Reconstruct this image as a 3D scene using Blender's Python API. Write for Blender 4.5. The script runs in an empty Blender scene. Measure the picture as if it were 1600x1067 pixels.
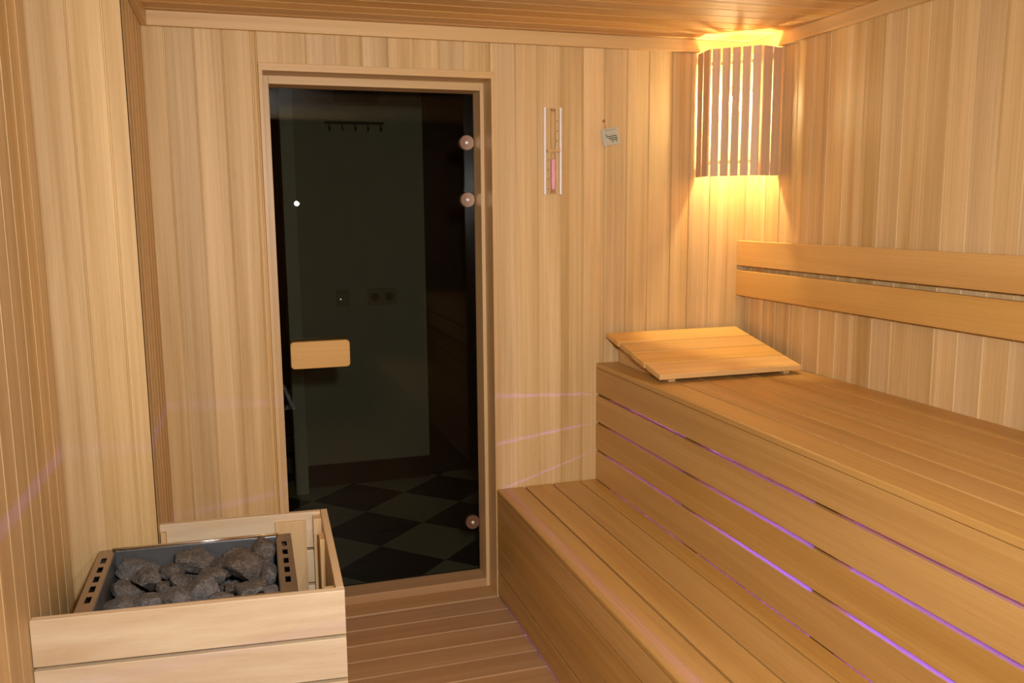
import bpy, bmesh, math, random
from mathutils import Vector, Matrix, noise

# ------------------------------------------------------------------ camera, world, lights, exposure
sc = bpy.context.scene
COL = sc.collection
YAW, PITCH, ROLL, FPX = math.radians(-17.29), math.radians(-8.4898), math.radians(-0.5036), 1368.39
_r = Vector((math.cos(YAW), math.sin(YAW), 0))
_f = Vector((-math.sin(YAW)*math.cos(PITCH), math.cos(YAW)*math.cos(PITCH), math.sin(PITCH)))
_u = _r.cross(_f)
_r2 = _r*math.cos(ROLL)+_u*math.sin(ROLL)
_u2 = -_r*math.sin(ROLL)+_u*math.cos(ROLL)
cam = bpy.data.cameras.new('camera'); cam.sensor_width = 36; cam.lens = FPX/1600*36; cam.clip_start = .02
camo = bpy.data.objects.new('camera', cam); COL.objects.link(camo)
M = Matrix((( _r2.x, _u2.x, -_f.x), (_r2.y, _u2.y, -_f.y), (_r2.z, _u2.z, -_f.z))).to_4x4()
M.translation = Vector((.4398, -3.0655, 1.4666)); camo.matrix_world = M
sc.camera = camo
sc.view_settings.view_transform = 'Standard'; sc.view_settings.look = 'None'
sc.view_settings.exposure = 0.0; sc.view_settings.gamma = 1; sc.view_settings.use_curve_mapping = False
w = bpy.data.worlds.new('world'); sc.world = w; w.use_nodes = True
w.node_tree.nodes['Background'].inputs[0].default_value = (.02, .02, .022, 1)
w.node_tree.nodes['Background'].inputs[1].default_value = .3

def area(name, loc, target, size, power, col):
    l = bpy.data.lights.new(name, 'AREA'); l.shape = 'DISK'; l.size = size; l.energy = power; l.color = col
    o = bpy.data.objects.new(name, l); COL.objects.link(o); o.location = loc
    o.rotation_euler = (Vector(target)-Vector(loc)).to_track_quat('-Z', 'Y').to_euler()
    l.spread = math.radians(150)
    return o
area('camera_flash', (.60, -3.02, 1.66), (1.40, 0, 1.18), .09, 30, (1, .955, .92))  # stands for the flash beside the camera, not a lamp of the room
area('glint_light', (.86, -3.0, 1.53), (1.50, 0, 1.18), .03, 6, (1, .955, .92))  # unseen extra light, added for the glint in the door glass

# ------------------------------------------------------------------ material helpers
def nm(name):
    m = bpy.data.materials.new(name); m.use_nodes = True
    nt = m.node_tree; b = nt.nodes['Principled BSDF']
    return m, nt, b
def plain(name, col, rough=.5, metal=0, spec=.5, emit=None, es=0, noise_amt=0, noise_scale=60, bump=0):
    m, nt, b = nm(name)
    b.inputs['Base Color'].default_value = (*col, 1); b.inputs['Roughness'].default_value = rough
    b.inputs['Metallic'].default_value = metal; b.inputs['Specular IOR Level'].default_value = spec
    if emit: b.inputs['Emission Color'].default_value = (*emit, 1); b.inputs['Emission Strength'].default_value = es
    if noise_amt or bump:
        tc = nt.nodes.new('ShaderNodeTexCoord'); n = nt.nodes.new('ShaderNodeTexNoise'); n.inputs['Scale'].default_value = noise_scale
        n.inputs['Detail'].default_value = 5
        nt.links.new(tc.outputs['Object'], n.inputs['Vector'])
        if noise_amt:
            mx = nt.nodes.new('ShaderNodeMix'); mx.data_type = 'RGBA'
            mx.inputs[6].default_value = (*[c*(1-noise_amt) for c in col], 1); mx.inputs[7].default_value = (*[min(1, c*(1+noise_amt)) for c in col], 1)
            nt.links.new(n.outputs['Fac'], mx.inputs[0]); nt.links.new(mx.outputs[2], b.inputs['Base Color'])
        if bump:
            bp = nt.nodes.new('ShaderNodeBump'); bp.inputs['Strength'].default_value = bump; bp.inputs['Distance'].default_value = .002
            nt.links.new(n.outputs['Fac'], bp.inputs['Height']); nt.links.new(bp.outputs[0], b.inputs['Normal'])
    return m
def wood(name, axis, dark, light, rough=.42, figure=.5, fine=.5, tone=.085, gscale=1.0, spec=.4):
    """grain along axis (0 x, 1 y, 2 z); the face attribute 'bid' shifts and tints each board"""
    m, nt, b = nm(name); N = nt.nodes.new; L = nt.links.new
    tc = N('ShaderNodeTexCoord'); at = N('ShaderNodeAttribute'); at.attribute_name = 'bid'
    vm = N('ShaderNodeVectorMath'); vm.operation = 'SCALE'; vm.inputs[0].default_value = (13.7, 29.3, 41.1)
    L(at.outputs['Fac'], vm.inputs['Scale'])
    ad = N('ShaderNodeVectorMath'); ad.operation = 'ADD'; L(tc.outputs['Object'], ad.inputs[0]); L(vm.outputs[0], ad.inputs[1])
    def mp(ac, al):
        k = N('ShaderNodeMapping'); s = [ac*gscale]*3; s[axis] = al*gscale; k.inputs['Scale'].default_value = s
        L(ad.outputs[0], k.inputs['Vector']); return k.outputs[0]
    def ns(v, detail=3, dist=0.0):
        k = N('ShaderNodeTexNoise'); k.inputs['Scale'].default_value = 1; k.inputs['Detail'].default_value = detail
        k.inputs['Distortion'].default_value = dist; L(v, k.inputs['Vector']); return k.outputs['Fac']
    def mr(v, a, c, d=0, e=1):
        k = N('ShaderNodeMapRange'); k.inputs[1].default_value = a; k.inputs[2].default_value = c
        k.inputs[3].default_value = d; k.inputs[4].default_value = e; L(v, k.inputs[0]); return k.outputs[0]
    def ma(op, a, c):
        k = N('ShaderNodeMath'); k.operation = op
        for i, x in enumerate((a, c)):
            if isinstance(x, (int, float)): k.inputs[i].default_value = x
            else: L(x, k.inputs[i])
        return k.outputs[0]
    fine_n = mr(ns(mp(150, 1.3), 4), .3, .7)
    broad = mr(ns(mp(16, .55), 3, .9), .3, .7)
    wide = mr(ns(mp(5, .35), 2, 1.6), .3, .7)
    pore = mr(ns(mp(420, 22), 2), .56, .78)
    # fac = figure-weighted sum
    f1 = ma('ADD', ma('MULTIPLY', broad, figure), ma('MULTIPLY', wide, .3))
    f2 = ma('ADD', f1, ma('MULTIPLY', fine_n, fine*.5))
    tot = figure+.3+fine*.5
    fac = ma('SUBTRACT', ma('DIVIDE', f2, tot), ma('MULTIPLY', pore, .16))
    cr = N('ShaderNodeMix'); cr.data_type = 'RGBA'; cr.clamp_factor = True
    cr.inputs[6].default_value = (*dark, 1); cr.inputs[7].default_value = (*light, 1)
    L(mr(fac, .18, .8), cr.inputs[0])
    fr = N('ShaderNodeMath'); fr.operation = 'FRACT'; L(ma('MULTIPLY', at.outputs['Fac'], 7.31), fr.inputs[0])
    hs = N('ShaderNodeHueSaturation'); L(cr.outputs[2], hs.inputs['Color'])
    L(mr(fr.outputs[0], 0, 1, 1-tone, 1+tone), hs.inputs['Value'])
    fr2 = N('ShaderNodeMath'); fr2.operation = 'FRACT'; L(ma('MULTIPLY', at.outputs['Fac'], 3.77), fr2.inputs[0])
    L(mr(fr2.outputs[0], 0, 1, 1+tone*.7, 1-tone*.9), hs.inputs['Saturation'])
    L(hs.outputs[0], b.inputs['Base Color'])
    b.inputs['Roughness'].default_value = rough; b.inputs['Specular IOR Level'].default_value = spec
    bp = N('ShaderNodeBump'); bp.inputs['Strength'].default_value = .12; bp.inputs['Distance'].default_value = .001
    L(fine_n, bp.inputs['Height']); L(bp.outputs[0], b.inputs['Normal'])
    return m

PD, PL = (.50, .325, .130), (.72, .52, .262)          # wall panelling
panel_z = wood('panelling_wood_vertical', 2, PD, PL, rough=.55)
panel_x = wood('ceiling_wood', 0, (.54, .32, .115), (.70, .45, .19), fine=.7, rough=.58)
trim_x = wood('trim_wood_x', 0, (.54, .345, .14), (.68, .465, .215), tone=.04)
trim_y = wood('trim_wood_y', 1, (.54, .345, .14), (.68, .465, .215), tone=.04)
trim_z = wood('trim_wood_z', 2, (.54, .35, .15), (.70, .49, .24), tone=.04)
bench_y = wood('bench_wood', 1, (.43, .235, .062), (.57, .345, .11), figure=.35, fine=.35, tone=.035, rough=.38)
backrest_y = wood('backrest_wood', 1, (.56, .315, .088), (.70, .43, .14), figure=.3, fine=.35, tone=.03, rough=.4)
bench_z = wood('bench_wood_upright', 2, (.42, .22, .06), (.52, .30, .10), figure=.3, fine=.3, tone=.05)
rest_x = wood('headrest_wood', 0, (.55, .31, .08), (.70, .43, .14), figure=.4, fine=.4, tone=.09)
rest_y = wood('headrest_rail_wood', 1, (.50, .29, .10), (.62, .39, .15), tone=.05)
floor_x = wood('floor_wood', 0, (.40, .22, .092), (.50, .30, .135), figure=.4, fine=.3, tone=.05, rough=.5)
guard_x = wood('guard_wood_x', 0, (.60, .45, .28), (.74, .625, .43), figure=.7, fine=.35, tone=.045, rough=.5)
guard_y = wood('guard_wood_y', 1, (.60, .42, .23), (.72, .56, .35), figure=.7, fine=.35, tone=.06, rough=.5)
guard_z = wood('guard_wood_z', 2, (.58, .37, .16), (.70, .48, .24), figure=.6, fine=.3, tone=.06, rough=.5)
slat_z = wood('lamp_slat_wood', 2, (.55, .37, .21), (.70, .50, .31), figure=.4, fine=.4, tone=.05)
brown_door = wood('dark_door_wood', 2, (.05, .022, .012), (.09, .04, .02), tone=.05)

chrome = plain('chrome', (.75, .75, .76), .18, 1)
steel = plain('brushed_steel', (.42, .36, .32), .38, 1, noise_amt=.15, noise_scale=30)
steel_in = plain('heat_blued_steel', (.17, .185, .20), .4, .7, noise_amt=.35, noise_scale=18)
hinge_m = plain('bronze_hinge_cap', (.30, .19, .13), .3, .75)
hinge_pin = plain('hinge_pin', (.85, .82, .78), .3, .4)
dark_m = plain('black_void_metal', (.01, .01, .01), .8)
white_rail = plain('white_plastic_rail', (.85, .83, .86), .25)
pink = plain('pink_sand', (.86, .44, .56), .8, noise_amt=.15, noise_scale=900)
red_dot = plain('brown_dots', (.30, .08, .03), .6)
card_m = plain('card_plastic', (.46, .46, .37), .5)
print_m = plain('dark_green_print', (.035, .06, .012), .7)
printg_m = plain('grey_print', (.22, .18, .15), .7)
brass = plain('brass_hook', (.55, .36, .16), .35, 1)
string_m = plain('brown_string', (.55, .30, .14), .8)
plaster = plain('hall_plaster', (.68, .66, .60), .85, noise_amt=.05, noise_scale=7)
plaster_w = plain('hall_white_paint', (.93, .95, .88), .8)
base_m = plain('dark_baseboard_tile', (.06, .03, .022), .4)
socket_m = plain('socket_plastic', (.50, .43, .33), .45)
dark_plastic = plain('dark_picture_frame', (.07, .025, .02), .5)
rail_m = plain('dark_metal_rail', (.06, .05, .045), .4, .6)
strip_m = plain('led_strip_violet', (.1, .05, .3), .5, emit=(.13, .07, 1.0), es=480)
bulb_m = plain('glowing_bulb', (1, .9, .7), .4, emit=(1, .77, .40), es=1150)
socket_w = plain('lamp_socket', (.8, .78, .7), .4)

def tile_mat():
    m, nt, b = nm('checker_floor_tiles'); N = nt.nodes.new; L = nt.links.new
    tc = N('ShaderNodeTexCoord'); mp = N('ShaderNodeMapping'); mp.inputs['Rotation'].default_value = (0, 0, math.radians(45))
    S = .338                                                   # tile side
    # vertex of four tiles at (1.218, .889)
    ox, oy = 1.218, .889
    c = math.cos(math.radians(45)); rx, ry = ox*c-oy*c, ox*c+oy*c
    mp.inputs['Location'].default_value = (-rx, -ry, 0.0)
    L(tc.outputs['Object'], mp.inputs['Vector'])
    ck = N('ShaderNodeTexChecker'); ck.inputs['Scale'].default_value = 1/S
    ck.inputs['Color1'].default_value = (.74, .69, .52, 1); ck.inputs['Color2'].default_value = (.055, .035, .028, 1)
    ofs = N('ShaderNodeVectorMath'); ofs.operation = 'ADD'; ofs.inputs[1].default_value = (0, 0, .1)
    L(mp.outputs[0], ofs.inputs[0]); L(ofs.outputs[0], ck.inputs['Vector'])
    L(ck.outputs['Color'], b.inputs['Base Color']); b.inputs['Roughness'].default_value = .6
    return m
tiles = tile_mat()

def stone_mat(i, c):
    m, nt, b = nm('sauna_stone_%s' % 'abc'[i]); N = nt.nodes.new; L = nt.links.new
    tc = N('ShaderNodeTexCoord')
    n1 = N('ShaderNodeTexNoise'); n1.inputs['Scale'].default_value = 30; n1.inputs['Detail'].default_value = 8; n1.inputs['Roughness'].default_value = .7
    n2 = N('ShaderNodeTexNoise'); n2.inputs['Scale'].default_value = 260; n2.inputs['Detail'].default_value = 4
    n3 = N('ShaderNodeTexVoronoi'); n3.feature = 'DISTANCE_TO_EDGE'; n3.inputs['Scale'].default_value = 55
    for n in (n1, n2, n3): L(tc.outputs['Object'], n.inputs['Vector'])
    r1 = N('ShaderNodeValToRGB'); e = r1.color_ramp.elements
    e[0].position = .3; e[0].color = (c[0]*.45, c[1]*.45, c[2]*.45, 1); e[1].position = .7; e[1].color = (c[0]*1.5, c[1]*1.5, c[2]*1.5, 1)
    L(n1.outputs['Fac'], r1.inputs[0])
    r2 = N('ShaderNodeValToRGB'); e = r2.color_ramp.elements
    e[0].position = .60; e[0].color = (0, 0, 0, 1); e[1].position = .74; e[1].color = (1, 1, 1, 1); L(n2.outputs['Fac'], r2.inputs[0])
    r3 = N('ShaderNodeMapRange'); r3.inputs[1].default_value = 0; r3.inputs[2].default_value = .05; r3.inputs[3].default_value = .35; r3.inputs[4].default_value = 0
    L(n3.outputs['Distance'], r3.inputs[0])
    mul = N('ShaderNodeMath'); mul.operation = 'MULTIPLY'; L(r3.outputs[0], mul.inputs[0]); L(n1.outputs['Fac'], mul.inputs[1])
    mx = N('ShaderNodeMath'); mx.operation = 'MAXIMUM'; L(mul.outputs[0], mx.inputs[0])
    h = N('ShaderNodeMath'); h.operation = 'MULTIPLY'; h.inputs[1].default_value = .55; L(r2.outputs[0], h.inputs[0]); L(h.outputs[0], mx.inputs[1])
    mix = N('ShaderNodeMix'); mix.data_type = 'RGBA'; mix.inputs[7].default_value = (.50, .48, .45, 1)
    L(mx.outputs[0], mix.inputs[0]); L(r1.outputs[0], mix.inputs[6]); L(mix.outputs[2], b.inputs['Base Color'])
    b.inputs['Roughness'].default_value = .8
    bp = N('ShaderNodeBump'); bp.inputs['Strength'].default_value = .7; bp.inputs['Distance'].default_value = .004
    L(n1.outputs['Fac'], bp.inputs['Height']); L(bp.outputs[0], b.inputs['Normal'])
    return m
stones_m = [stone_mat(0, (.078, .069, .061)), stone_mat(1, (.098, .093, .090)), stone_mat(2, (.082, .065, .052))]

def glass_mat(name, tint, refl=1.0, rough=.0, ior=1.5):
    m = bpy.data.materials.new(name); m.use_nodes = True; nt = m.node_tree; nt.nodes.clear(); N = nt.nodes.new; L = nt.links.new
    o = N('ShaderNodeOutputMaterial'); t = N('ShaderNodeBsdfTransparent'); t.inputs[0].default_value = (*tint, 1)
    g = N('ShaderNodeBsdfGlossy'); g.inputs['Roughness'].default_value = rough; g.inputs[0].default_value = (refl, refl, refl, 1)
    f = N('ShaderNodeFresnel'); f.inputs[0].default_value = ior; x = N('ShaderNodeMixShader')
    L(f.outputs[0], x.inputs[0]); L(t.outputs[0], x.inputs[1]); L(g.outputs[0], x.inputs[2]); L(x.outputs[0], o.inputs[0])
    return m
glass_dark = glass_mat('smoked_glass', (.54, .55, .50), .35)      # crossed twice (two faces)
glass_clear = glass_mat('clear_tube_glass', (.985, .985, .98), 1, .05, 1.12)

# ------------------------------------------------------------------ mesh helpers
rng = random.Random(7)
class MB:
    def __init__(s): s.v = []; s.f = []; s.b = []
    def face(s, pts, bid=0.0):
        n = len(s.v); s.v += [Vector(q) for q in pts]; s.f.append(list(range(n, n+len(pts)))); s.b.append(bid)
    def prism(s, poly, vec, bid=None):
        """closed prism: poly = list of 3d points, extruded by vec"""
        bid = rng.random() if bid is None else bid
        vec = Vector(vec); n = len(s.v); k = len(poly); P = [Vector(q) for q in poly]
        nrm = Vector((0, 0, 0))
        for i in range(k): nrm += P[i].cross(P[(i+1) % k])
        if nrm.dot(vec) > 0: P.reverse()
        s.v += P+[q+vec for q in P]
        s.f.append(list(range(n, n+k))); s.f.append([n+k+i for i in reversed(range(k))])
        for i in range(k): s.f.append([n+i, n+k+i, n+k+(i+1) % k, n+(i+1) % k])
        s.b += [bid]*(k+2)
    def box(s, a, c, bid=None):
        a, c = [min(x, y) for x, y in zip(a, c)], [max(x, y) for x, y in zip(a, c)]
        s.prism([(a[0], a[1], a[2]), (c[0], a[1], a[2]), (c[0], c[1], a[2]), (a[0], c[1], a[2])], (0, 0, c[2]-a[2]), bid)
    def cyl(s, c, r, ax, h, n=24, r2=None, bid=0):
        ax = Vector(ax).normalized(); u = ax.orthogonal().normalized(); v = ax.cross(u); r2 = r if r2 is None else r2; c = Vector(c)
        k = len(s.v)
        for i in range(n):
            t = 2*math.pi*i/n; s.v.append(c+(u*math.cos(t)+v*math.sin(t))*r)
        for i in range(n):
            t = 2*math.pi*i/n; s.v.append(c+ax*h+(u*math.cos(t)+v*math.sin(t))*r2)
        s.f.append([k+i for i in reversed(range(n))]); s.f.append([k+n+i for i in range(n)])
        for i in range(n): s.f.append([k+i, k+(i+1) % n, k+n+(i+1) % n, k+n+i])
        s.b += [bid]*(n+2)
    def lathe(s, c, ax, prof, n=24, bid=0):
        ax = Vector(ax).normalized(); u = ax.orthogonal().normalized(); v = ax.cross(u); c = Vector(c); k = len(s.v); m = len(prof)
        for (r, h) in prof:
            for i in range(n):
                t = 2*math.pi*i/n; s.v.append(c+ax*h+(u*math.cos(t)+v*math.sin(t))*max(r, 1e-5))
        for j in range(m-1):
            for i in range(n):
                s.f.append([k+j*n+i, k+j*n+(i+1) % n, k+(j+1)*n+(i+1) % n, k+(j+1)*n+i]); s.b.append(bid)
        s.f.append([k+i for i in reversed(range(n))]); s.f.append([k+(m-1)*n+i for i in range(n)]); s.b += [bid, bid]
    def build(s, name, mat, parent=None, bevel=0, seg=2, smooth=False):
        me = bpy.data.meshes.new(name)
        off = parent_loc(parent)
        me.from_pydata([tuple(q-off) for q in s.v], [], s.f)
        at = me.attributes.new('bid', 'FLOAT', 'FACE')
        for i, x in enumerate(s.b): at.data[i].value = x
        me.materials.append(mat)
        if smooth:
            for q in me.polygons: q.use_smooth = True
        me.update()
        o = bpy.data.objects.new(name, me); COL.objects.link(o)
        if parent: o.parent = parent
        if bevel:
            m = o.modifiers.new('bevel', 'BEVEL'); m.width = bevel; m.segments = seg; m.limit_method = 'ANGLE'; m.angle_limit = math.radians(40)
        return o
def parent_loc(p):
    off = Vector((0, 0, 0))
    while p is not None: off += p.location; p = p.parent
    return off
def tag(o, label=None, cat=None, group=None, kind=None):
    if label: o['label'] = label
    if cat: o['category'] = cat
    if group: o['group'] = group
    if kind: o['kind'] = kind
    return o
def thing(name, label, cat, loc, group=None, kind=None):
    o = bpy.data.objects.new(name, None); COL.objects.link(o); o.location = loc; o.empty_display_size = .05
    return tag(o, label, cat, group, kind)
def struct(o, label, cat): return tag(o, label, cat, kind='structure')

def panel(mb, origin, ud, vd, nd, breaks, v0, v1, g=.0065, d=.0035, back=.03, endflat=False):
    """tongue-and-groove boards: u = across, v = along the boards, nd = towards the room"""
    O, U, V, Nn = map(Vector, (origin, ud, vd, nd))
    vr = v0 if callable(v0) else (lambda u: (v0, v1))
    flip = U.cross(V).dot(Nn) < 0
    def quad(u0, n0, u1, n1, a, c, bid):
        pts = [O+U*u0+V*a+Nn*n0, O+U*u1+V*a+Nn*n1, O+U*u1+V*c+Nn*n1, O+U*u0+V*c+Nn*n0]
        if flip: pts.reverse()
        mb.face(pts, bid)
    for i in range(len(breaks)-1):
        a, c = breaks[i], breaks[i+1]; bid = rng.random(); z0, z1 = vr((a+c)/2)
        if endflat and i == len(breaks)-2:
            quad(a, 0, c, 0, z0, z1, bid)
            p = [O+U*a+V*z0-Nn*.0005, O+U*c+V*z0-Nn*.0005, O+U*c+V*z1-Nn*.0005, O+U*a+V*z1-Nn*.0005]
            mb.prism(p, -Nn*back, bid); continue
        quad(a, 0, c-g, 0, z0, z1, bid)
        quad(c-g, 0, c-g+.0025, -d, z0, z1, bid)
        quad(c-g+.0025, -d, c-.0015, -d, z0, z1, bid)
        quad(c-.0015, -d, c, 0, z0, z1, bid)
        # backing of this board
        p = [O+U*a+V*z0-Nn*(d+.0005), O+U*c+V*z0-Nn*(d+.0005), O+U*c+V*z1-Nn*(d+.0005), O+U*a+V*z1-Nn*(d+.0005)]
        mb.prism(p, -Nn*back, bid)

XL, XP, XR, YP = -.0293, .1877, 2.3687, -.5503
ZT, ZC, YF = 2.048, 2.0945, -3.42
DX0, DX1, DZ = .5485, 1.324, 1.927

# ------------------------------------------------------------------ room shell
mb = MB()
bk = [.1877, .256, .343, .43, .519, DX0-.014]
panel(mb, (0, 0, 0), (1, 0, 0), (0, 0, 1), (0, -1, 0), bk, 0, ZC)
panel(mb, (0, 0, 0), (1, 0, 0), (0, 0, 1), (0, -1, 0), [DX0-.014, .603, .693, .787, .874, .963, 1.05, 1.14, 1.228, 1.3235, 1.3375], 1.951, ZC)
panel(mb, (0, 0, 0), (1, 0, 0), (0, 0, 1), (0, -1, 0), [1.3375, 1.417, 1.50, 1.587, 1.676, 1.762, 1.852, 1.942, 2.038, 2.116, 2.206, 2.288, 2.3687], 0, ZC)
# wall core behind the panelling, with the door opening left free
mb.box((-.3, .034, -.02), (DX0-.02, .215, 2.6), .3); mb.box((DX1+.02, .034, -.02), (2.6, .215, 2.6), .3); mb.box((DX0-.02, .034, 1.951), (DX1+.02, .215, 2.6), .3)
struct(mb.build('wall_back', panel_z), 'sauna back wall of vertical pale wooden boards around the glass door', 'wall')

mb = MB()
SL = .0127
panel(mb, (XL-SL*YP, 0, 0), (SL, 1, 0), (0, 0, 1), (1, -SL, 0), [YF]+[-.56-.092*k for k in range(31, -1, -1)]+[YP], 0, ZC)
struct(mb.build('wall_left', panel_z), 'left sauna wall of vertical wooden boards beside the heater', 'wall')
mb = MB()
panel(mb, (XR, 0, 0), (0, 1, 0), (0, 0, 1), (-1, 0, 0), [YF]+[-.04-.0885*k for k in range(37, -1, -1)]+[0], 0, ZC)
struct(mb.build('wall_right', panel_z), 'right sauna wall of vertical wooden boards behind the benches', 'wall')
mb = MB()
panel(mb, (0, YF, 0), (1, 0, 0), (0, 0, 1), (0, 1, 0), [XL-.05]+[XL+.0875*k for k in range(1, 28)]+[XR], 0, ZC)
struct(mb.build('wall_front', panel_z), 'front sauna wall of vertical boards facing the glass door', 'wall')
mb = MB()                                                        # boxed-out chase in the left rear corner
panel(mb, (0, YP, 0), (1, 0, 0), (0, 0, 1), (0, -1, 0), [XL, .0626, .146, XP], 0, ZC, back=.02, endflat=True)
panel(mb, (XP, 0, 0), (0, 1, 0), (0, 0, 1), (1, 0, 0), [YP+.0008, -.502, -.42, -.335, -.25, -.165, -.08, 0], 0, ZC, back=.02)
struct(mb.build('wall_pilaster', panel_z), 'boxed wooden chase projecting in the left corner behind the heater', 'wall')

mb = MB()
panel(mb, (0, 0, ZC), (0, 1, 0), (1, 0, 0), (0, 0, -1), [YF]+[-.045-.0875*k for k in range(38, -1, -1)]+[0], XL-.05, XR, g=.008)
struct(mb.build('ceiling', panel_x), 'low sauna ceiling of wooden boards running sideways', 'ceiling')
mb = MB()
panel(mb, (0, 0, 0), (0, 1, 0), (1, 0, 0), (0, 0, 1), [YF]+[-.110*k for k in range(30, -1, -1)], XL-.05, XR, g=.008, d=.004)
struct(mb.build('floor', floor_x), 'sauna floor of wooden boards running sideways to the door', 'floor')

T = .02
def trim(n, a, c, mat, label):
    mb = MB(); mb.box(a, c, .37); struct(mb.build('trim_%d' % n, mat, bevel=.002), label, 'trim')
trim(1, (XP, -T, ZT), (XR, -.0005, ZC-.0005), trim_x, 'wooden ceiling batten along the top of the back wall')
trim(2, (XR-T, YF+T, ZT), (XR-.0005, -T, ZC-.0005), trim_y, 'wooden ceiling batten along the top of the right wall')
trim(3, (XP+.0005, YP-T, ZT), (XP+T, -T, ZC-.0005), trim_y, 'short wooden ceiling batten along the side of the boxed chase')
trim(4, (XL, YP-T, ZT), (XP, YP-.0005, ZC-.0005), trim_x, 'wooden ceiling batten on the front of the boxed chase')
trim(5, (XL-.05, YF+T, ZT), (XL+T, YP-T, ZC-.0005), trim_y, 'wooden ceiling batten along the top of the left wall')
trim(6, (XL, YF+.0005, ZT), (XR, YF+T, ZC-.0005), trim_x, 'wooden ceiling batten along the top of the front wall')

# ------------------------------------------------------------------ door
door = thing('door_1', 'dark smoked glass sauna door in a stepped wooden frame', 'door', (.94, .1, 0), kind='structure')
mb = MB()                                                        # casing lining the opening
mb.box((DX0-.0135, -.004, 0), (DX0, .1, DZ+.0235), .2); mb.box((DX1, -.004, 0), (DX1+.0135, .1, DZ+.0235), .6)
struct_c = mb.build('door_casing', trim_z, door, bevel=.0012)
mb = MB(); mb.box((DX0-.0135, -.0045, DZ), (DX1+.0135, .1, DZ+.0245), .4)
mb.build('door_casing_head', trim_x, door, bevel=.0012)
mb = MB()
mb.box((DX0-.019, .1, 0), (.570, .21, DZ), .15); mb.box((1.311, .1, 0), (DX1+.019, .21, DZ), .75)
mb.build('door_stop', trim_z, door, bevel=.0012)
mb = MB(); mb.box((.570, .1, 1.899), (1.311, .21, DZ), .5)
mb.build('door_stop_head', trim_x, door, bevel=.0012)
mb = MB(); mb.box((.570, .1, .0), (1.311, .21, .034), .5); mb.box((DX0-.0135, .001, -.02), (DX1+.0135, .1, .002), .1)
mb.build('door_sill', floor_x, door, bevel=.0012)
mb = MB(); mb.box((.5705, .196, .0345), (1.3105, .204, 1.8985))
gl = mb.build('door_glass', glass_dark, door)
for z in (1.720, 1.509, .238):
    mb = MB(); mb.lathe((1.281, .196, z), (0, -1, 0), [(.0275, 0), (.0285, .002), (.0285, .012), (.0265, .0145)], 40)
    h = mb.build('hinge_cap', hinge_m, door); h['label'] = 'round bronze hinge cap on the glass'
    for q in h.data.polygons: q.use_smooth = abs(q.normal.y) < .5
    mb = MB(); mb.lathe((1.281, .1815, z), (0, -1, 0), [(.0065, 0), (.006, .002), (.003, .003)], 20)
    mb.build('hinge_pin', hinge_pin, h)
    mb = MB(); mb.lathe((1.281, .204, z), (0, 1, 0), [(.0275, 0), (.0285, .002), (.0285, .010), (.0265, .0125)], 40)
    mb.build('outer_hinge_cap', hinge_m, h)
def rounded_plate(x0, x1, z0, z1, r, y0, y1, n=6):
    pts = []
    for cx, cz, a0 in ((x1-r, z1-r, 0), (x0+r, z1-r, 90), (x0+r, z0+r, 180), (x1-r, z0+r, 270)):
        for i in range(n+1):
            a = math.radians(a0+90*i/n); pts.append((cx+r*math.cos(a), y0, cz+r*math.sin(a)))
    return pts, (0, y1-y0, 0)
mb = MB(); P, V = rounded_plate(.604, .8165, .9045, 1.004, .014, .150, .172); mb.prism(P, V, .35)
hd = mb.build('door_handle', rest_x, door, bevel=.003); hd['label'] = 'flat wooden handle block with rounded corners'
mb = MB(); mb.cyl((.655, .172, .954), .007, (0, 1, 0), .024); mb.cyl((.765, .172, .954), .007, (0, 1, 0), .024); mb.build('handle_spacer', dark_m, hd)
mb = MB(); P, V = rounded_plate(.604, .8165, .9045, 1.004, .014, .225, .245); mb.prism(P, V, .35); mb.cyl((.655, .204, .954), .007, (0, 1, 0), .021); mb.cyl((.765, .204, .954), .007, (0, 1, 0), .021)
mb.build('outer_handle', rest_x, hd, bevel=.003)

# ------------------------------------------------------------------ hall beyond the glass
mb = MB(); mb.box((-1.2, .22, -.05), (3.2, 4.4, 0)); struct(mb.build('floor_hallway', tiles), 'black and cream checkered tile floor seen through the glass door', 'floor')
WY = 1.62
mb = MB(); mb.box((.742, WY, 0), (1.409, WY+.12, 2.6)); mb.box((.742, WY+.12, 0), (.86, 3.2, 2.6)); mb.box((1.29, WY+.12, 0), (1.409, 3.2, 2.6))
struct(mb.build('wall_hallway', plaster), 'pale plaster wall across the hall seen through the door', 'wall')
mb = MB(); mb.box((.672, 1.50, 0), (.735, WY+.06, 2.6)); struct(mb.build('wall_hallway_end', plaster_w), 'narrow pale wall end at the left of the hall', 'wall')
mb = MB(); mb.box((.7425, WY-.012, 0.0005), (1.409, WY-.0005, .118)); struct(mb.build('baseboard_hallway', base_m, bevel=.001), 'dark tiled baseboard below the pale hall wall', 'baseboard')
mb = MB(); mb.box((-1.3, .22, 2.6), (3.3, 4.5, 2.65)); struct(mb.build('ceiling_hallway', plaster), 'pale hall ceiling beyond the door', 'ceiling')
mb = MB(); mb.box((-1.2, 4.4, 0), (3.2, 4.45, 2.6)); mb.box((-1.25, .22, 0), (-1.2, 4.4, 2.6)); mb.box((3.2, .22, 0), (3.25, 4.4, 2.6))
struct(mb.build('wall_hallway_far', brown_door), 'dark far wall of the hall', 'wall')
mb = MB(); mb.box((1.4095, 1.66, 0.0005), (3.15, 1.72, 2.6)); struct(mb.build('door_2', plain('black_door_paint', (.028, .018, .014), .45)), 'very dark closed door panel at the right of the hall wall', 'door')
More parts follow.
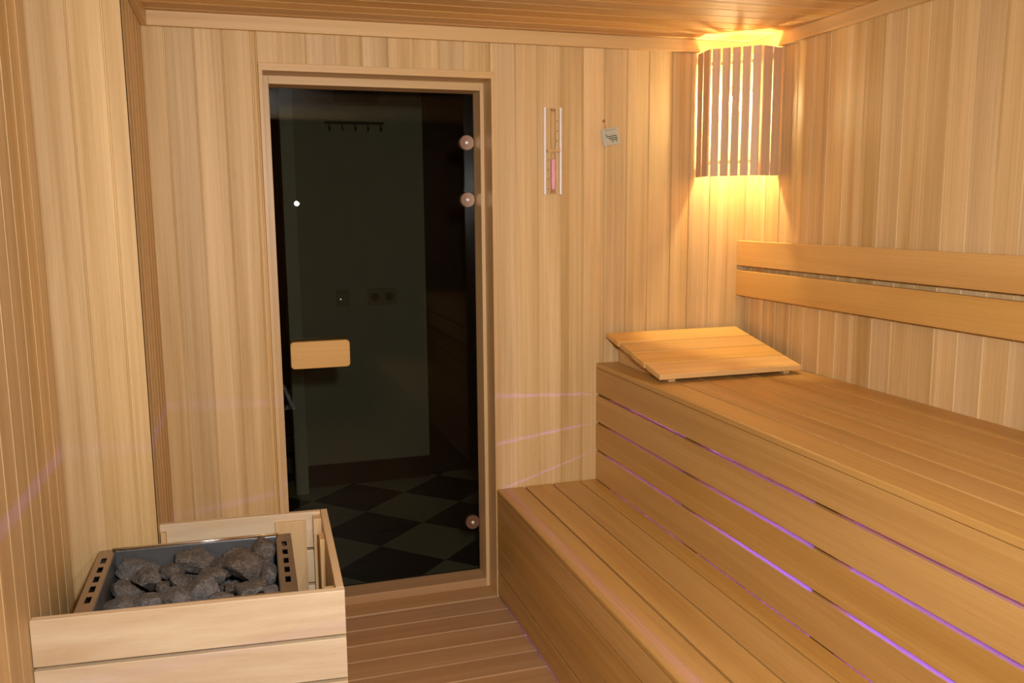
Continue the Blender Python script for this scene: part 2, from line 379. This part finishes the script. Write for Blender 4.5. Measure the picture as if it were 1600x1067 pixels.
# hall fittings
hr = thing('coat_rail', 'thin dark rail with five hooks on the hall wall', 'coat rail', (1.052, WY-.001, 1.922))
mb = MB(); mb.box((.90, WY-.016, 1.916), (1.204, WY-.0008, 1.929)); mb.build('rail', rail_m, hr, bevel=.002)
for k in range(5):
    x = .922+.066*k; mb = MB(); mb.cyl((x, WY-.014, 1.918), .003, (0, 0, -1), .038, 8); mb.cyl((x, WY-.014, 1.882), .003, (0, -1, 0), .022, 8); mb.cyl((x, WY-.034, 1.882), .003, (0, -.3, 1), .016, 8, .005)
    mb.build('hook', rail_m if k != 1 else chrome, hr)
pc = thing('picture_frame', 'dark picture hanging high on the hall wall above the hook rail', 'picture', (1.065, WY-.001, 2.03))
mb = MB()
for a, c in (((.953, 2.028), (1.178, 2.053)), ((.953, 2.205), (1.178, 2.23)), ((.953, 2.053), (.975, 2.205)), ((1.156, 2.053), (1.178, 2.205))): mb.box((a[0], WY-.02, a[1]), (c[0], WY-.0008, c[1]))
mb.build('frame', dark_plastic, pc, bevel=.002)
mb = MB(); mb.box((.974, WY-.01, 2.052), (1.157, WY-.002, 2.206)); mb.build('picture_panel', plain('dark_picture', (.05, .035, .03), .4), pc)
def switch(x0, x1, n, name, label, cat, dot=False):
    t = thing(name, label, cat, ((x0+x1)/2, WY-.001, .975)); wd = (x1-x0)/n
    mb = MB(); mb.box((x0, WY-.010, .975), (x1, WY-.0008, 1.06)); mb.build('face_plate', socket_m, t, bevel=.003)
    for k in range(n):
        cx = x0+wd*(k+.5)
        if name == 'light_switch':
            mb = MB(); mb.box((cx-.022, WY-.015, .992), (cx+.022, WY-.009, 1.043)); mb.build('rocker', socket_m, t, bevel=.002)
        else:
            mb = MB(); mb.lathe((cx, WY-.0095, 1.0175), (0, -1, 0), [(.022, 0), (.022, .004), (.019, .004), (.018, .001)], 24); mb.build('socket_ring', plain('socket_ring', (.25, .2, .15), .5), t)
    if dot:
        mb = MB(); mb.lathe((cx-.012, WY-.0145, 1.012), (0, -1, 0), [(.003, 0), (.0025, .002)], 12); mb.build('indicator_light', plain('indicator', (1, 1, 1), .3, emit=(1, .95, .85), es=3), t)
switch(.925, .995, 1, 'light_switch', 'single light switch with a tiny lit dot on the hall wall', 'light switch', True)
switch(1.092, 1.245, 2, 'wall_socket', 'double wall socket beside the light switch on the hall wall', 'socket')

# ------------------------------------------------------------------ benches
YB = -3.40
Z1, Z2, X1, X2 = .4274, .8878, 1.3273, 1.73
ub = thing('upper_bench', 'upper wooden sauna bench along the right wall, slatted seat and high slatted front', 'bench', (2.05, -1.7, 0))
xs = [X2, 1.836, 1.941, 2.048, 2.155, 2.262, XR-.0001]
for i in range(6):
    mb = MB(); mb.box((xs[i] if i == 0 else xs[i]+.0025, YB, Z2-.0195), (xs[i+1]-.0025 if i < 5 else xs[i+1], -.002, Z2))
    mb.build('seat_slat', bench_y, ub, bevel=.004 if i == 0 else .0025, seg=3)
for z0, z1 in ((.7712, .8675), (.6607, .7608), (.5501, .6507), (Z1+.0005, .5399)):
    mb = MB(); mb.box((X2+.0005, YB, z0), (X2+.0195, -.002, z1)); mb.build('riser_board', bench_y, ub, bevel=.0015)
for y0, y1 in ((-.002, -.095), (-.672, -.762), (-1.325, -1.42), (-1.99, -2.08), (-2.65, -2.74), (-3.31, -3.40)):
    mb = MB(); mb.box((X2+.0225, y0, .001), (X2+.06, y1, .867)); mb.build('post', bench_z, ub, bevel=.001)
for y in (-.05, -1.37, -2.7):
    mb = MB(); mb.box((X2+.0605, y-.02, .82), (XR-.002, y+.02, .8675)); mb.build('cross_rail', bench_y, ub, bevel=.001)

lb = thing('lower_bench', 'lower wooden sauna bench forming the step below the upper bench', 'bench', (1.53, -1.7, 0))
for a, c in ((X1, 1.436), (1.442, 1.546), (1.552, 1.659), (1.665, X2)):
    mb = MB(); mb.box((a, YB, Z1-.0195), (c, -.002, Z1)); mb.build('seat_slat', bench_y, lb, bevel=.005 if a == X1 else .002, seg=3)
for z0, z1 in ((.3242, .4070), (.2027, .3200), (.1065, .1988), (.012, .0985)):
    mb = MB(); mb.box((X1+.0008, YB, z0), (X1+.0215, -.002, z1)); mb.build('riser_board', bench_y, lb, bevel=.0012)
for y0, y1 in ((-.002, -.088), (-.672, -.762), (-1.325, -1.42), (-1.99, -2.08), (-2.65, -2.74), (-3.31, -3.40)):
    mb = MB(); mb.box((X1+.0225, y0, .001), (X1+.055, y1, .407)); mb.build('post', bench_z, lb, bevel=.001)
    mb = MB(); mb.box((X1+.056, y0-.02, .36), (X2, y1+.02, .407)) if False else mb.box((X1+.056, (y0+y1)/2-.02, .36), (X2+.02, (y0+y1)/2+.02, .407)); mb.build('cross_rail', bench_y, lb)

br = thing('backrest', 'two long wooden backrest boards fixed to the right wall above the upper bench', 'backrest', (2.34, -1.7, 1.12))
for z0, z1 in ((1.245, 1.3423), (1.1269, 1.2265)):
    mb = MB(); mb.box((2.3300, YB, z0), (2.3505, -.0015, z1)); mb.build('backrest_board', backrest_y, br, bevel=.002)
for y in (-.13, -1.55, -2.95):
    mb = MB(); mb.box((2.3507, y-.02, 1.15), (XR-.0005, y+.02, 1.32)); mb.build('batten', bench_z, br)

ls = thing('light_strip', 'violet light strip hidden under the upper bench, glowing through its gaps', 'light strip', (2.36, -1.7, .738))
mb = MB(); mb.box((2.355, YB+.02, .7355), (XR-.0008, -.03, .7405)); mb.build('strip', strip_m, ls)

# ------------------------------------------------------------------ headrest
hrst = thing('headrest', 'sloping slatted wooden headrest on the far end of the upper bench', 'headrest', (2.05, -.24, Z2))
ya, za, yb, zb = -.025, 1.004, -.462, .918                       # top surface, rear high -> front low
dv = Vector((0, yb-ya, zb-za)); Ls = dv.length; dv.normalize(); nv = Vector((0, -dv.z, dv.y)); nv = nv if nv.z > 0 else -nv
for i in range(4):
    s0 = Ls/4*i+(.003 if i else 0); s1 = Ls/4*(i+1)-(.003 if i < 3 else 0)
    a = Vector((0, ya, za))+dv*s0; c = Vector((0, ya, za))+dv*s1
    x0 = 1.764+(.004 if i % 2 else 0); mb = MB()
    mb.prism([(x0, a.y, a.z), (x0, c.y, c.z), (x0, c.y-nv.y*.0185, c.z-nv.z*.0185), (x0, a.y-nv.y*.0185, a.z-nv.z*.0185)], (2.320-x0, 0, 0))
    mb.build('slat', rest_x, hrst, bevel=.002)
for x in (1.812, 2.262):
    p0 = Vector((x, ya, za))-nv*.019+dv*.012; p1 = Vector((x, ya, za))-nv*.019+dv*(Ls-.016)
    mb = MB(); mb.prism([(x, p0.y, Z2+.0005), (x, p0.y, p0.z), (x, p1.y, p1.z), (x, p1.y, Z2+.0005)], (.024, 0, 0)); mb.build('side_rail', rest_y, hrst, bevel=.0012)

# ------------------------------------------------------------------ corner lamp
lp = thing('corner_lamp', 'glowing corner lamp behind vertical wooden slats below the ceiling', 'lamp', (2.28, -.08, 1.587))
A = Vector((2.1375, -.0005, 0)); D = Vector((2.3682, -.212, 0)); d = (D-A).normalized(); n = Vector((d.y, -d.x, 0)); Lc = (D-A).length
s = .066; B = A+d*s+n*.09; Cc = A+d*(s+.189)+n*.09
ZB, ZTOP = 1.587, 2.044
def slats(P, Q, k, gap, e0=.0, e1=.0, th=.008):
    u = (Q-P); Ln = u.length-e0-e1; u.normalize(); o = Vector((u.y, -u.x, 0)); wd = (Ln-gap*(k-1))/k
    for i in range(k):
        p = P+u*(e0+i*(wd+gap)); q = p+u*wd
        mb = MB(); mb.prism([(p.x, p.y, ZB), (q.x, q.y, ZB), (q.x-o.x*th, q.y-o.y*th, ZB), (p.x-o.x*th, p.y-o.y*th, ZB)], (0, 0, ZTOP-ZB)); mb.build('slat', slat_z, lp, bevel=.001)
slats(A, B, 2, .006, .006, .0015); slats(B, Cc, 5, .0078, .0115, .003); slats(Cc, D, 2, .0048, .010, .0012, .013)
for z0 in (ZB+.045, ZTOP-.058):
    for P, Q in ((A, B), (B, Cc), (Cc, D)):
        u = (Q-P).normalized(); o = Vector((u.y, -u.x, 0)); p = P-o*.0135+u*.006; q = Q-o*.0135-u*.006
        mb = MB(); mb.prism([(p.x, p.y, z0), (q.x, q.y, z0), (q.x-o.x*.008, q.y-o.y*.008, z0), (p.x-o.x*.008, p.y-o.y*.008, z0)], (0, 0, .013)); mb.build('batten', slat_z, lp)
bx = Vector((2.246, -.094, 0))
mb = MB(); mb.lathe((bx.x, bx.y, 1.80), (0, 0, 1), [(.006, 0.018), (.016, .022), (.022, .032), (.0235, .043), (.0215, .056), (.016, .069), (.013, .08)], 32)
mb.build('bulb', bulb_m, lp, smooth=True)
mb = MB(); mb.lathe((bx.x, bx.y, 1.881), (0, 0, 1), [(.018, 0), (.02, .004), (.02, .035), (.014, .04)], 24); mb.build('bulb_socket', socket_w, lp, smooth=True)
mb = MB(); mb.box((bx.x-.002, bx.y-.008, 1.900), (XR-.001, bx.y+.008, 1.912)); mb.build('bracket', socket_w, lp)

# ------------------------------------------------------------------ sand timer
clipwood = plain('cap_wood', (.42, .20, .08), .5)
st = thing('sand_timer', 'wall-mounted sauna sand timer with pink sand in its lower half', 'sand timer', (1.552, 0, 1.525))
mb = MB(); mb.box((1.5275, -.006, 1.526), (1.5765, -.0008, 1.832), .55); mb.build('back_plate', trim_z, st, bevel=.001)
for x in (1.5180, 1.5785):
    mb = MB(); mb.box((x, -.014, 1.524), (x+.0075, -.0008, 1.834)); mb.build('side_rail', white_rail, st, bevel=.0015)
mb = MB(); tx = 1.5515; prof = []
for h, r in ((0, .003), (.004, .007), (.02, .0085), (.125, .0085), (.138, .005), (.143, .0018), (.148, .005), (.161, .0085), (.27, .0085), (.284, .007), (.288, .003)): prof.append((r, h))
mb.lathe((tx, -.0165, 1.536), (0, 0, 1), prof, 20); mb.build('glass_tube', glass_clear, st, smooth=True)
mb = MB(); mb.lathe((tx, -.0165, 1.5395), (0, 0, 1), [(.003, 0), (.0065, .003), (.0076, .018), (.0076, .108), (.002, .112)], 20); mb.build('pink_sand', pink, st, smooth=True)['label'] = 'pink sand'
mb = MB(); mb.box((1.5285, -.026, 1.676), (1.5765, -.0065, 1.684), .8); mb.build('wooden_clip', trim_x, st, bevel=.001)
for z in (1.530, 1.822):
    mb = MB(); mb.lathe((tx, -.0165, z), (0, 0, 1), [(.009, 0), (.009, .006)], 20); mb.box((tx-.004, -.0165, z+.001), (tx+.004, -.0062, z+.005)); mb.build('end_cap', clipwood, st)
for x, z in ((1.570, 1.786), (1.570, 1.751), (1.570, 1.716), (1.536, 1.648), (1.536, 1.613), (1.536, 1.579), (1.536, 1.543)):
    mb = MB(); mb.cyl((x, -.006, z), .0022, (0, -1, 0), .0012, 12); mb.build('minute_mark', red_dot, st)

# ------------------------------------------------------------------ little card on a screw
sw = thing('wall_screw', 'small brass screw hook above the little hanging card', 'screw', (1.7515, 0, 1.79))
mb = MB(); mb.cyl((1.7515, .001, 1.79), .002, (0, -1, 0), .014, 10); mb.build('shank', brass, sw)
mb = MB(); mb.lathe((1.7515, -.012, 1.79), (0, -1, 0), [(.005, 0), (.0055, .002), (.003, .004)], 16); mb.build('head', brass, sw)
cd = thing('hanging_card', 'small pale instruction card tilted on a string beside the sand timer', 'card', (1.782, -.006, 1.735))
th = math.radians(11.5)
def cpt(u, v, y): return (1.7815+u*math.cos(th)-v*math.sin(th), y, 1.7355+u*math.sin(th)+v*math.cos(th))
def cbox(mb, u0, u1, v0, v1, y0, y1): mb.prism([cpt(u0, v0, y0), cpt(u1, v0, y0), cpt(u1, v1, y0), cpt(u0, v1, y0)], (0, y1-y0, 0))
mb = MB(); cbox(mb, -.0335, .0335, -.031, .031, -.0075, -.0045); mb.build('card_plate', card_m, cd, bevel=.001)
def stroke_text(mb, u0, u1, v, h, seed):                          # rows of letter-like strokes, too small to be read
    r = random.Random(seed); u = u0
    while u < u1-.001:
        wd = r.uniform(.0012, .0021); cbox(mb, u, min(u+wd, u1), v-h/2, v+h/2, -.0079, -.0074); u += wd+.0004
mb = MB()
for i, (u0, u1, v) in enumerate(((-.019, -.013, .0075), (-.018, .025, .0005), (-.010, .026, -.0065), (-.004, .026, -.0130), (.002, .010, -.0195), (.017, .023, -.0195))): stroke_text(mb, u0, u1, v, .0036, i)
mb.build('printed_text', print_m, cd)
mb = MB(); stroke_text(mb, -.020, .026, .0235, .0016, 11); stroke_text(mb, -.005, .022, .008, .001, 12); mb.build('printed_heading', printg_m, cd)
mb = MB(); p = Vector((1.7515, -.010, 1.7895)); q = Vector(cpt(-.012, .029, -.007)); mb.cyl(p, .0011, q-p, (q-p).length, 8); mb.build('string', string_m, cd)

# ------------------------------------------------------------------ heater guard (wooden box)
hg = thing('heater_guard', 'open wooden rail box around the sauna heater in the left corner', 'heater guard', (.3, -.8, 0))
FL, FR, RR, RL = Vector((XL-.0052, -1.041, 0)), Vector((.6377, -1.098, 0)), Vector((.654, -.505, 0)), Vector((.1892, -.476, 0))
def bd(P, Q, inn, t, z0, z1, e0=0, e1=0):
    u = (Q-P).normalized(); a = P+u*e0; c = Q-u*e1; inn = Vector(inn)
    mb = MB(); mb.prism([(a.x, a.y, z0), (c.x, c.y, z0), (c.x+inn.x*t, c.y+inn.y*t, z0), (a.x+inn.x*t, a.y+inn.y*t, z0)], (0, 0, z1-z0)); return mb
uf = (FR-FL).normalized(); nf = Vector((-uf.y, uf.x, 0)); us = (RR-FR).normalized(); nsd = Vector((-us.y, us.x, 0)); ur = (RR-RL).normalized(); nr = Vector((ur.y, -ur.x, 0))
lev = [(.485, .594), (.376, .476), (.267, .367), (.158, .258), (.04, .149)]
for k, (z0, z1) in enumerate(lev):
    bd(FL, FR, nf, .021, z0, z1).build('front_board', guard_x, hg, bevel=.0018)
    bd(FR, RR, nsd, .019, z0, z1, .0215, 0).build('side_board', guard_y, hg, bevel=.0018)
    bd(RL, RR, nr, .019, z0, z1, 0, .0198).build('rear_board', guard_x, hg, bevel=.0018)
def post(P, u, n2, s0, s1, t0, t1, z1):
    a = P+u*s0+n2*t0; c = P+u*s1+n2*t0; e = P+u*s1+n2*t1; g = P+u*s0+n2*t1
    mb = MB(); mb.prism([(q.x, q.y, .001) for q in (a, c, e, g)], (0, 0, z1-.001)); mb.build('post', guard_z, hg, bevel=.001)
post(FL, uf, nf, .002, .03, .0215, .045, .575)
post(FR, -uf, nf, .05, .15, .0215, .036, .53)
post(FR, us, nsd, .045, .085, .0195, .043, .572)
post(FR, us, nsd, .40, .46, .0195, .033, .572)
post(RR, -us, nsd, .0195, .06, .0195, .043, .586)
post(RR, -ur, nr, .062, .150, .0195, .030, .573)
post(RL, ur, nr, .004, .018, .0195, .035, .575)
# ------------------------------------------------------------------ heater
ht = thing('sauna_heater', 'steel sauna heater filled with stones inside the wooden guard', 'heater', (.293, -.83, 0))
HF = [Vector((.048, -.612)), Vector((.541, -.640)), Vector((.536, -1.045)), Vector((.045, -1.017))]  # FL FR NR NL in plan
def hp(u, v, z):                                                 # u 0..1 left-right, v 0..1 far-near
    a = HF[0].lerp(HF[1], u); c = HF[3].lerp(HF[2], u); q = a.lerp(c, v); return Vector((q.x, q.y, z))
HZ = .58
def hquadprism(mb, u0, u1, v0, v1, z0, z1): mb.prism([hp(u0, v0, z0), hp(u1, v0, z0), hp(u1, v1, z0), hp(u0, v1, z0)], (0, 0, z1-z0), 0)
ui0, ui1, vi0, vi1 = .078, .922, .035, .955
mb = MB()                                                        # outer shell walls
hquadprism(mb, .0, .012, 0, 1, .14, HZ-.002); hquadprism(mb, .988, 1, 0, 1, .14, HZ-.002); hquadprism(mb, .012, .988, 0, .012, .14, HZ-.002); hquadprism(mb, .012, .988, .988, 1, .14, HZ-.002)
hquadprism(mb, .012, .988, .012, .988, .14, .16)
mb.build('housing', steel, ht, bevel=.001)
def flange(u0, u1, name):                                        # perforated side flange built as strips around five slots
    cs = [.185, .335, .485, .632, .785]; hw = .046; su0, su1 = u0+(u1-u0)*.36, u0+(u1-u0)*.70
    mb = MB(); hquadprism(mb, u0, su0, 0, 1, HZ-.002, HZ); hquadprism(mb, su1, u1, 0, 1, HZ-.002, HZ)
    v = 0
    for c in cs: hquadprism(mb, su0, su1, v, c-hw, HZ-.002, HZ); v = c+hw
    hquadprism(mb, su0, su1, v, 1, HZ-.002, HZ); return mb.build(name, steel, ht)
flange(0, ui0, 'slotted_flange'); flange(1, ui1, 'slotted_flange')
mb = MB(); hquadprism(mb, ui0, ui1, vi1, 1, HZ-.002, HZ); mb.build('front_lip', steel, ht)
mb = MB()
for (u0, u1, v0, v1) in ((ui0, ui0+.006, 0, vi1), (ui1-.006, ui1, 0, vi1), (ui0, ui1, vi0, vi0+.008), (ui0, ui1, vi1-.006, vi1)): hquadprism(mb, u0, u1, v0, v1, .44, HZ-.001)
hquadprism(mb, ui0, ui1, vi0, vi1, .43, .44)
mb.build('stone_tray', steel_in, ht)
mb = MB(); a, c = hp(ui0-.01, vi0-.012, HZ+.0035), hp(ui1+.01, vi0-.012, HZ+.0035); mb.cyl(a, .004, c-a, (c-a).length, 16); mb.build('rolled_rim', chrome, ht, smooth=True)['label'] = 'bright chrome rim at the rear'
for u0, u1 in ((.012, ui0-.002), (ui1+.002, .988)):
    mb = MB(); hquadprism(mb, u0, u1, .012, .988, .45, .455); mb.build('vent_shade_plate', dark_m, ht)  # black plates added as the shade seen through the flange slots
for u0, u1 in ((.1, .2), (.8, .9)):
    mb = MB(); hquadprism(mb, u0, u1, .1, .9, .001, .14); mb.build('foot', dark_m, ht)
mb = MB(); hquadprism(mb, ui0, ui1, 0, vi0, HZ-.002, HZ+.0005); mb.build('rear_lip', chrome, ht)

# ------------------------------------------------------------------ stones
def stone(k, x, y, rx, ry, rz, z, yaw, mat, label, seed):
    r = random.Random(seed); bm = bmesh.new(); bmesh.ops.create_icosphere(bm, subdivisions=4, radius=1)
    planes = []
    for i in range(13):
        v = Vector((r.gauss(0, 1), r.gauss(0, 1), r.gauss(0, 1))).normalized(); planes.append((v, r.uniform(.56, .80)))
    o3 = Vector((r.random()*9, r.random()*9, r.random()*9))
    for v in bm.verts:
        p = v.co.copy()
        for nn, dd in planes:
            t = p.dot(nn)
            if t > dd: p -= nn*(t-dd)*.94
        p *= 1+.07*noise.noise(p*1.7+o3)+.05*noise.noise(p*7+o3)
        v.co = Vector((p.x*rx, p.y*ry, p.z*rz))*1.38
    me = bpy.data.meshes.new('sauna_stone'); bm.to_mesh(me); bm.free(); me.materials.append(mat)
    o = bpy.data.objects.new('sauna_stone', me); COL.objects.link(o); o.location = (x, y, z); o.rotation_euler = (r.uniform(-.25, .25), r.uniform(-.25, .25), yaw)
    tag(o, label, 'stone', 'stones in the heater tray'); return o
ST = [
 (.147, -.650, .056, .034, .020, .535, 0, 1, 'broad smooth grey slab stone at the far left of the heater'),
 (.176, -.752, .030, .034, .026, .545, .3, 0, 'blocky brown-grey stone just in front of the far left slab'),
 (.124, -.780, .030, .026, .018, .530, -.2, 0, 'squat dark stone left of the blocky stone'),
 (.219, -.800, .020, .022, .016, .535, .5, 0, 'small rounded stone right of the blocky left stone'),
 (.240, -.715, .032, .028, .022, .540, -.2, 0, 'lumpy dark stone left of the large pointed one'),
 (.292, -.690, .054, .038, .028, .545, .15, 0, 'large wedge stone pointing right at the middle of the far row'),
 (.254, -.795, .023, .024, .020, .538, .1, 0, 'small stone in the centre-left of the heap'),
 (.252, -.880, .036, .034, .024, .538, .1, 1, 'rounded pale-flecked stone by the front lip, left of centre'),
 (.309, -.860, .036, .036, .028, .540, .2, 1, 'squarish grey stone at the front centre of the heap'),
 (.336, -.805, .034, .026, .018, .545, -.1, 0, 'flat stone behind the squarish front stone'),
 (.362, -.715, .038, .042, .024, .540, .5, 0, 'tall slanting stone right of the pointed wedge'),
 (.409, -.765, .047, .038, .030, .552, .0, 2, 'largest brown boulder at the right of the heap'),
 (.463, -.675, .026, .034, .030, .552, .2, 2, 'light tan upright stone at the far right corner'),
 (.482, -.800, .020, .034, .026, .535, .1, 1, 'pale speckled stone against the right tray wall'),
 (.436, -.885, .048, .034, .022, .535, .1, 0, 'wide grey stone at the front right of the heap'),
 (.354, -.915, .028, .024, .014, .528, 0, 1, 'low flat stone at the front lip, right of centre'),
 (.192, -.875, .030, .030, .018, .530, .2, 1, 'flat pale stone behind the front lip at left'),
 (.128, -.862, .042, .032, .018, .525, -.1, 1, 'wide flat grey stone at the near left corner'),
 (.385, -.850, .016, .020, .014, .530, .6, 2, 'tiny dark stone wedged between the two big right stones'),
 (.397, -.945, .028, .018, .012, .525, 0, 0, 'thin stone along the front lip at right'),
 (.112, -.915, .030, .022, .012, .518, .1, 1, 'small rubble stone nearest the left front corner'),
 (.200, -.628, .034, .028, .018, .505, .2, 0, 'dark sunken stone behind the lumpy one at the rear'),
 (.400, -.660, .044, .020, .030, .525, .5, 2, 'dark slab leaning on the rear tray wall at right'),
 (.478, -.915, .018, .024, .016, .530, 0, 1, 'small speckled stone in the near right corner'),
 (.300, -.640, .046, .022, .020, .512, 0, 2, 'long dark stone along the middle of the rear tray wall'),
 (.170, -.930, .030, .018, .012, .520, .1, 1, 'flat crumb-like stone at the front lip, left'),
 (.115, -.705, .024, .024, .016, .505, .3, 0, 'dark low stone beneath the far left slab'),
 (.300, -.935, .030, .020, .013, .522, -.1, 1, 'low grey stone at the front lip in the middle'),
 (.450, -.960, .034, .016, .012, .520, 0, 0, 'low stone tight to the front lip at the far right'),
 (.238, -.945, .028, .018, .012, .520, .1, 0, 'low brown-grey stone at the front lip beside the middle one'),
 (.340, -.770, .030, .030, .018, .505, .1, 0, 'dark stone deep in the gap of the heap centre'),
 (.440, -.820, .030, .030, .018, .515, .1, 0, 'dark stone beneath the brown boulder'),
 (.170, -.815, .026, .024, .016, .505, .4, 0, 'dark stone deep below the left blocky stone'),
 (.110, -.625, .026, .018, .016, .505, .4, 1, 'dim grey stone in the far left tray corner'),
]
SP = [[q[0], q[1], q[5]] for q in ST]
for it in range(40):                                             # let the stones settle apart inside the tray
    for i in range(len(ST)):
        for j in range(i):
            dd = [SP[i][a]-SP[j][a] for a in range(3)]; sc_ = [(ST[i][2+a]+ST[j][2+a])*.93 for a in range(3)]
            q = math.sqrt(sum((dd[a]/sc_[a])**2 for a in range(3)))+1e-6
            if q < 1:
                for a in range(3):
                    m_ = dd[a]/q*(1-q)*(.22, .22, .3)[a]; SP[i][a] += m_; SP[j][a] -= m_
    for i in range(len(ST)):
        rx, ry = ST[i][2]*.9, ST[i][3]*.9
        SP[i][0] = min(max(SP[i][0], .092+rx), .494-rx); SP[i][1] = min(max(SP[i][1], -1.018+ry), -.634-ry); SP[i][2] = min(max(SP[i][2], .50), .557)
for k, (x, y, rx, ry, rz, z, yaw, mi, lab) in enumerate(ST):
    x, y, z = SP[k]
    stone(k, x, y, rx, ry, rz, z, yaw, stones_m[mi], lab, 100+k)
# rubble bed under the stones
mb = MB(); r = random.Random(3)
for i in range(420):
    u, v = r.uniform(ui0+.02, ui1-.02), r.uniform(vi0+.03, vi1-.02); q = hp(u, v, r.uniform(.478, .497)); s_ = r.uniform(.008, .014)
    pts = [Vector((r.gauss(0, 1), r.gauss(0, 1), r.gauss(0, 1))).normalized()*s_ for _ in range(3)]
    a = r.random()*6.28; ax = [Vector((math.cos(a+j*1.57), math.sin(a+j*1.57), 0))*s_ for j in range(4)]
    t = q+Vector((0, 0, s_*.8)); b_ = q-Vector((0, 0, s_*.6)); ring = [q+x_*r.uniform(.7, 1.2) for x_ in ax]
    for j in range(4): mb.face([ring[j], ring[(j+1) % 4], t]); mb.face([ring[(j+1) % 4], ring[j], b_])
tag(mb.build('stone_rubble', stones_m[0]), 'fine broken stone rubble filling the heater tray under the stones', 'rubble', kind='stuff')
